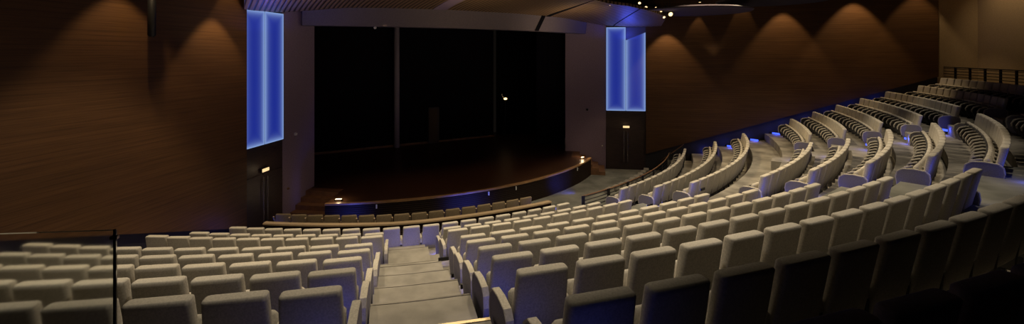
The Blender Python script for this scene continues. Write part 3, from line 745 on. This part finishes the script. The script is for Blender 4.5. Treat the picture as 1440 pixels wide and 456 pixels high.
for i, blk, A in rows:
    R, zt_ = ROW[i]
    n = len(A)
    if blk == 'left': A = sorted(A)
    for k, th in enumerate(A):
        p = pol(R, th, deck(i))
        px = pxof(p)
        if px < -70 or px > 1500: continue
        d_ = (p - EYE).length
        if blk == 'left': place = ordn[n - 1 - k] + ' left of the central stairs'
        elif blk == 'near': place = ordn[k] + ' right of the central stairs'
        elif blk == 'front': place = ordn[k] + ' from the left end'
        elif blk == 'curve': place = ordn[k] + ' beyond the second aisle'
        else: place = ordn[k] + ' beyond the upper right aisle'
        tone = 'cream' if i <= 0 else ('grey-beige' if i <= 5 else 'shadowed dark')
        if (blk in ('left', 'near') and 1 <= i <= 5 and (k == (n - 1 if blk == 'left' else 0))) or (blk == 'curve' and k == 0 and i > 0): tone = 'blue-lit grey'
        label = '%s fabric seat, %s, %s row from the stage' % (tone, place, rown[i])
        first, last = k == 0, k == n - 1
        pl = first and blk in ('near', 'curve', 'far') ; pr = last
        grp = {'left': 'seats left of the central stairs', 'near': 'seats right of the central stairs', 'front': 'seats of the front row', 'curve': 'curved seat rows beyond the second aisle', 'far': 'seat rows by the right wall'}[blk]
        allseats.append((d_, p, th, first, last, pl or first and blk != 'left', pr, label, grp))
allseats.sort(key=lambda t: t[0])
for d_, p, th, f, l, pl, pr, label, grp in allseats[:300]: place_seat(p, th, f, l, pl, pr, label, grp)
if len(allseats) > 300:
    acc = bmesh.new()
    mats = ['fabric', 'fabric_dark', 'metal_dark']
    for d_, p, th, f, l, pl, pr, label, grp in allseats[300:]:
        T = Matrix.Translation(p) @ Matrix.Rotation(th, 4, 'Z')
        lastx = 0
        for nm, x, par in seat_parts(f, l, pl, pr):
            if par and nm != 'seat_pan': x = lastx
            lastx = x
            n0 = len(acc.verts); f0 = len(acc.faces)
            acc.from_mesh(SM[nm])
            acc.verts.ensure_lookup_table(); acc.faces.ensure_lookup_table()
            bmesh.ops.transform(acc, matrix=T @ Matrix.Translation((x, 0, 0)), verts=acc.verts[n0:])
            mi = 1 if nm in ('seat_pan', 'armrest', 'end_panel') else (2 if nm == 'pedestal' else 0)
            for fc in acc.faces[f0:]: fc.material_index = mi
    me = bpy.data.meshes.new('seat_rows'); acc.to_mesh(me); acc.free()
    for m_ in mats: me.materials.append(M[m_])
    o = bpy.data.objects.new('seat_rows', me); COL.objects.link(o)
    tag(o, 'distant rows of fabric seats along the far right wooden wall', 'seats', kind='stuff')
print('seats', len(allseats))

# second and third aisle carpets follow the row ends
mid_lo = {5: .336, 4: .3295, 3: .3225, 2: .312, 1: .308, 0: .302, -1: .31, 6: .30, 7: .30}
mid_hi = {i: v[0] for i, v in mids.items()}; mid_hi[6] = .52; mid_hi[7] = .52
stairs('floor_aisle_steps', lambda R, i: (mid_lo[i] + 0.62 / R, mid_hi[i] - 0.50 / R), range(-1, 8), '', m='carpet_floor')
stairs('floor_aisle_steps', lambda R, i: (0.738, 0.738 + 0.95 / R), range(1, 8), '')

# ---------------------------------------------------------------- blue step lights
sl0 = None
def step_light(loc, th, label, power, big=1.0, off=(0, 0.14, 0.0)):
    global sl0
    if sl0 is None:
        r = empty('step_light'); bm = bmesh.new(); box(bm, -0.11, 0.11, -0.02, 0.02, -0.035, 0.035, bev=0.006); link('step_light_housing', bm, 'metal_dark', r)
        bm = bmesh.new(); box(bm, -0.10, 0.10, 0.02, 0.028, -0.028, 0.028); link('step_light_lens', bm, 'blue_led', r); sl0 = r
    else:
        r = sl0.copy(); COL.objects.link(r)
        for c in list(sl0.children):
            if c.type == 'MESH': d = c.copy(); COL.objects.link(d); d.parent = r
    r.location = loc; r.rotation_euler = (0, 0, th); r.scale = (big, 1, 0.5 + 0.5 * big)
    tag(r, label, 'step light', 'blue step lights')
    T = Matrix.Translation(loc) @ Matrix.Rotation(th, 4, 'Z')
    lamp('step_glow', 'POINT', T @ Vector(off), power, BLUE, size=0.04)
for i in range(0, 7):
    R, _ = ROW[i]
    # foot of the next row's end panel, either side of the central stairs
    for th, sd in ((-0.50 / R, 'left'), (1.02 / R, 'right')):
        p = pol(R + 0.42, th, (deck(i + 1) if i else ZE - 4.52) + 0.16)
        step_light(p, th, 'small blue step light, %s edge of central stairs behind the %s row' % (sd, rown[i]), 0.8 if i < 5 else 0.3)
for i in range(-2, 6):
    R, _ = ROW[i]
    a = mids[i][0]
    p = pol(R + 0.45, a - 0.42 / R, deck(i + 1) + 0.16)
    step_light(p, a, 'small blue step light by the second aisle behind the %s curved row' % rown[i], 3.2)
    if i in nearA:
        p = pol(R + 0.45, nearA[i][1] + 0.42 / R, deck(i + 1) + 0.16)
        step_light(p, a, 'small blue step light at the right end behind the %s row' % rown[i], 0.7)
for i in range(1, 6):
    R, _ = ROW[i]
    t_ = fars[i][0] - 0.40 / R
    p = pol(R - 0.42, t_, deck(i) + 0.14)
    step_light(p, t_ + 0.5, 'small blue step light by the upper right aisle at the %s row' % rown[i], 3.5, 1.7, (-0.25, 0.25, 0.05))
for px, py, z, lab in ((1092, 188, -4.0, 'topmost'), (1061, 197, -4.3, 'second from the top'), (1028, 206, -4.62, 'third from the top'), (995, 215, -4.95, 'fourth from the top'), (965, 222, -5.3, 'fifth from the top'), (927, 224, -5.75, 'lowest, beside the far right doors')):
    d_ = 14.0
    while d_ < 28:
        q = plan(px, d_); z = -(py - 76) / 650 * d_; th_ = math.atan2(q.x, -q.y); R_ = q.length
        dz_ = max([t_[1] for t_ in tiers if t_[0] <= R_] or [0.0])
        if ZE + z < dz_ + 0.055: break
        d_ += 0.02
    step_light(Vector((q.x, q.y, ZE + z)), 2.0, 'blue-glowing step light of the wall-side steps, ' + lab, 4.0, 2.0, (-0.1, 0.25, 0.05))
for i in range(2, 7):
    R, _ = ROW[i]; t_ = th_right(R - 1.0)
    p = pol(R - 0.9, t_ - 0.45 / R, deck(i) + 0.12)
    step_light(p, t_, 'blue step light at the foot of the long right wooden wall by the %s row' % rown[i], 2.5)
for i in range(-1, 4):
    R, _ = ROW[i]; t_ = th_left(R - 1.0)
    p = pol(R - 0.6, t_ + 0.45 / R, deck(i) + 0.2)
    step_light(p, t_, 'small blue step light by the left wall at the %s row' % rown[i], 0.5)
# blue light under the front row and on the stage front
for th, e_ in ((-0.005, 2.5), (0.028, 2.5), (0.06, 2.5)):
    lamp('front_row_glow', 'POINT', pol(18.2, th, deck(-1) + 0.06), e_ * 1.5, BLUE, size=0.05)
for th, e_ in ((-0.12, 7), (0.20, 6), (0.25, 6), (0.62, 6)):
    p = Vector((sin(th), -cos(th))) * (SR + 0.9); lamp('stage_front_fill', 'SPOT', (p.x, p.y, 0.25), e_ * 9, BLUE, (p.x * 0.9, p.y * 0.9, 0.5), 0.1, 110, 0.8)  # unseen blue spots added for the blue sheen on the stage face

# ---------------------------------------------------------------- pit barrier and the row in front of it
bar = empty('pit_barrier', (0, -16.5, 0)); tag(bar, 'low curved slatted wooden barrier with cream cap before the front row', 'barrier')
BA, BB = -0.234, 0.318
def ring(bm, R0_, R1_, a, b, z0, z1, n=40): sector(bm, R0_, R1_, a, b, a, b, z0, z1, n)
bm = bmesh.new(); ring(bm, 16.45, 16.53, BA, BB, 0.0, ZE - 5.02); pch(link('barrier_panel', bm, 'stage_face'), bar)
bm = bmesh.new(); ring(bm, 16.40, 16.58, BA, BB, ZE - 5.02, ZE - 4.975); pch(link('barrier_cap', bm, 'cream'), bar)
pitP = {}
bm = bmesh.new()
rings = [rr(hw, 0.04, 0.025, z, 0.12 - 0.1 * (z - .3) / .65, 0.01) for hw, z in ((0.21, 0.3), (0.235, 0.34), (0.24, 0.7), (0.235, 0.9), (0.215, 0.935))]
loft(bm, rings)
root = empty('stalls_chair'); link('backrest', bm, 'pit_fabric', root, True)
bm = bmesh.new(); rings = [[Vector((v.x, v.z + 0.1, v.y + 0.42)) for v in rr(hw, 0.045, 0.03, z, 0)] for hw, z in ((0.22, 0.02), (0.25, 0.05), (0.25, 0.4), (0.22, 0.44))]
loft(bm, rings); link('seat_cushion', bm, 'pit_fabric', root, True)
bm = bmesh.new()
for x in (-0.29,): tube(bm, [(x, 0.0, 0.86), (x, 0.05, 0.74), (x, 0.15, 0.66), (x, 0.42, 0.63), (x, 0.5, 0.5), (x, 0.45, 0.02)], 0.026, 8)
link('armrest', bm, 'cream', root)
for k in range(16):
    th = -0.225 + k * 0.0346
    if k == 0: r = root
    else:
        r = root.copy(); COL.objects.link(r)
        for c in list(root.children): d = c.copy(); COL.objects.link(d); d.parent = r
    r.location = pol(15.6, th, 0.33); r.rotation_euler = (0, 0, th)
    tag(r, 'brown fabric seat in the lowest row by the stage, %s from the left' % ordn[k], 'seat', 'brown seats of the lowest row')
bm = bmesh.new(); ring(bm, 15.0, 15.95, BA, BB, 0.0, 0.33); struct(link('floor_pit_step', bm, 'carpet'))
# pale kerb blocks below the railing
for k in range(9):
    th = 0.70 + k * 0.036
    bm = bmesh.new(); box(bm, -0.24, 0.24, -0.13, 0.13, 0, 0.22, bev=0.02)
    o = link('kerb_block', bm, 'carpet_light', loc=pol(14.75 + 0.10 * k, th)); o.rotation_euler = (0, 0, th)
    tag(o, 'pale low carpeted block on the floor below the railing, %s from the left' % ordn[k], 'block', 'pale blocks below the railing')
for th in (-0.262, 0.335):  # glowing blue strips added for the blue-lit floor at the barrier ends
    p = pol(15.9, th, 0.35); e = empty('added_blue_strip', p, th)
    tag(e, 'added blue strip for the lit floor at the %s end of the lowest row' % ('left' if th < 0 else 'right'), 'added strip', 'added blue floor strips')
    bm = bmesh.new(); box(bm, -0.42, 0.42, -0.05, 0.05, 0.40, 0.46, bev=0.008); link('strip_face', bm, 'blue_led', e)
    bm = bmesh.new(); box(bm, -0.44, 0.44, -0.07, 0.07, -0.35, 0.395, bev=0.01); link('strip_base', bm, 'pier', e)
    lamp('strip_glow', 'POINT', (p.x * 1.01, p.y * 1.01, 1.0), 3, BLUE, size=0.1)

# ---------------------------------------------------------------- railings
def railing(name, pts, z0f, h, label, nbar=7, rail='brown', posts=None, solid=None):
    """pts: Vector list along the base (with z); vertical flat posts and thin bars"""
    c = pts[0]; e = empty(name, c); tag(e, label, 'railing')
    for p, rz_ in posts:
        bm = bmesh.new(); box(bm, -0.065, 0.065, -0.02, 0.02, 0, h + 0.02, Matrix.Translation(p) @ Matrix.Rotation(rz_, 4, 'Z'), 0.004); pch(link('post', bm, 'metal_dark'), e)
    for k in range(nbar):
        z = h * (0.10 + 0.84 * k / (nbar - 1)); bm = bmesh.new(); tube(bm, [p + Vector((0, 0, z)) for p in pts], 0.016, 5); pch(link('bar', bm, 'metal_dark'), e)
    bm = bmesh.new(); tube(bm, [p + Vector((0, 0, h)) for p in pts], 0.022, 8); pch(link('handrail', bm, rail), e)
    return e
RR = 16.74
pts = [pol(RR, 0.392 + k * (0.93 - 0.392) / 40, deck(-2)) for k in range(41)]
posts = [(pol(RR + .04, th, deck(-2)), th) for th in (0.393, 0.475, 0.553, 0.628, 0.70, 0.775, 0.85, 0.93)]
railing('railing', pts, 0, 0.74, 'curved dark bar railing with wooden handrail in front of the curved rows', 6, 'brown', posts)
RB = 29.75; zf = ZE - 1.72
pts = [pol(RB, 1.105 - k * 0.5 / 30, zf) for k in range(31)]
posts = [(pol(RB + .04, 1.103 - k * 0.034, zf), 1.103 - k * .034) for k in range(15)]
railing('railing', pts, 0, 1.07, 'straight dark bar railing behind the topmost rows by the beige wall', 8, 'metal_dark', posts)
# sloping rail of the wall-side steps
a = pol(16.3, 1.03, 0.55); b = pol(17.4, 0.945, 1.75)
e = empty('stair_rail', a); tag(e, 'short sloping glass stair rail under the right wooden wall', 'railing')
bm = bmesh.new(); tube(bm, [a, b], 0.025); pch(link('handrail', bm, 'brown'), e)
bm = bmesh.new(); tube(bm, [(a.x, a.y, 0), a], 0.02); tube(bm, [(b.x, b.y, deck(-2)), b], 0.02); pch(link('post', bm, 'metal_dark'), e)
dxy = (b - a).xy.normalized(); nn = Vector((dxy.y, -dxy.x))
bm = bmesh.new(); wall_quad(bm, a.xy, b.xy, 0.1, 0.8, a.z - 0.03, b.z - 0.03, 0.012, nn); pch(link('glass_panel', bm, 'glass'), e)

# glass balustrade right in front of the camera on the left
e = empty('glass_balustrade', (*plan(165, 1.66), zf)); tag(e, 'clear glass balustrade panel with dark edge post at the lower left', 'balustrade')
g0, g1 = plan(161, 1.66), plan(-330, 1.56); dg = (g1 - g0).normalized(); ng = Vector((dg.y, -dg.x))
bm = bmesh.new(); wall_quad(bm, g0, g1, zf + 0.05, zf + 0.05, zf + 1.085, zf + 1.085, 0.012, ng); pch(link('glass_panel', bm, 'glass'), e)
bm = bmesh.new(); tube(bm, [(*g0, zf), (*g0, zf + 1.09)], 0.0045, 8); pch(link('edge_post', bm, 'arm_side'), e)
bm = bmesh.new(); box(bm, -0.012, 0.012, -0.008, 0.008, 0, 0.012, Matrix.Translation((*g0, zf + 1.055)), 0.003); pch(link('clamp', bm, 'nosing'), e)
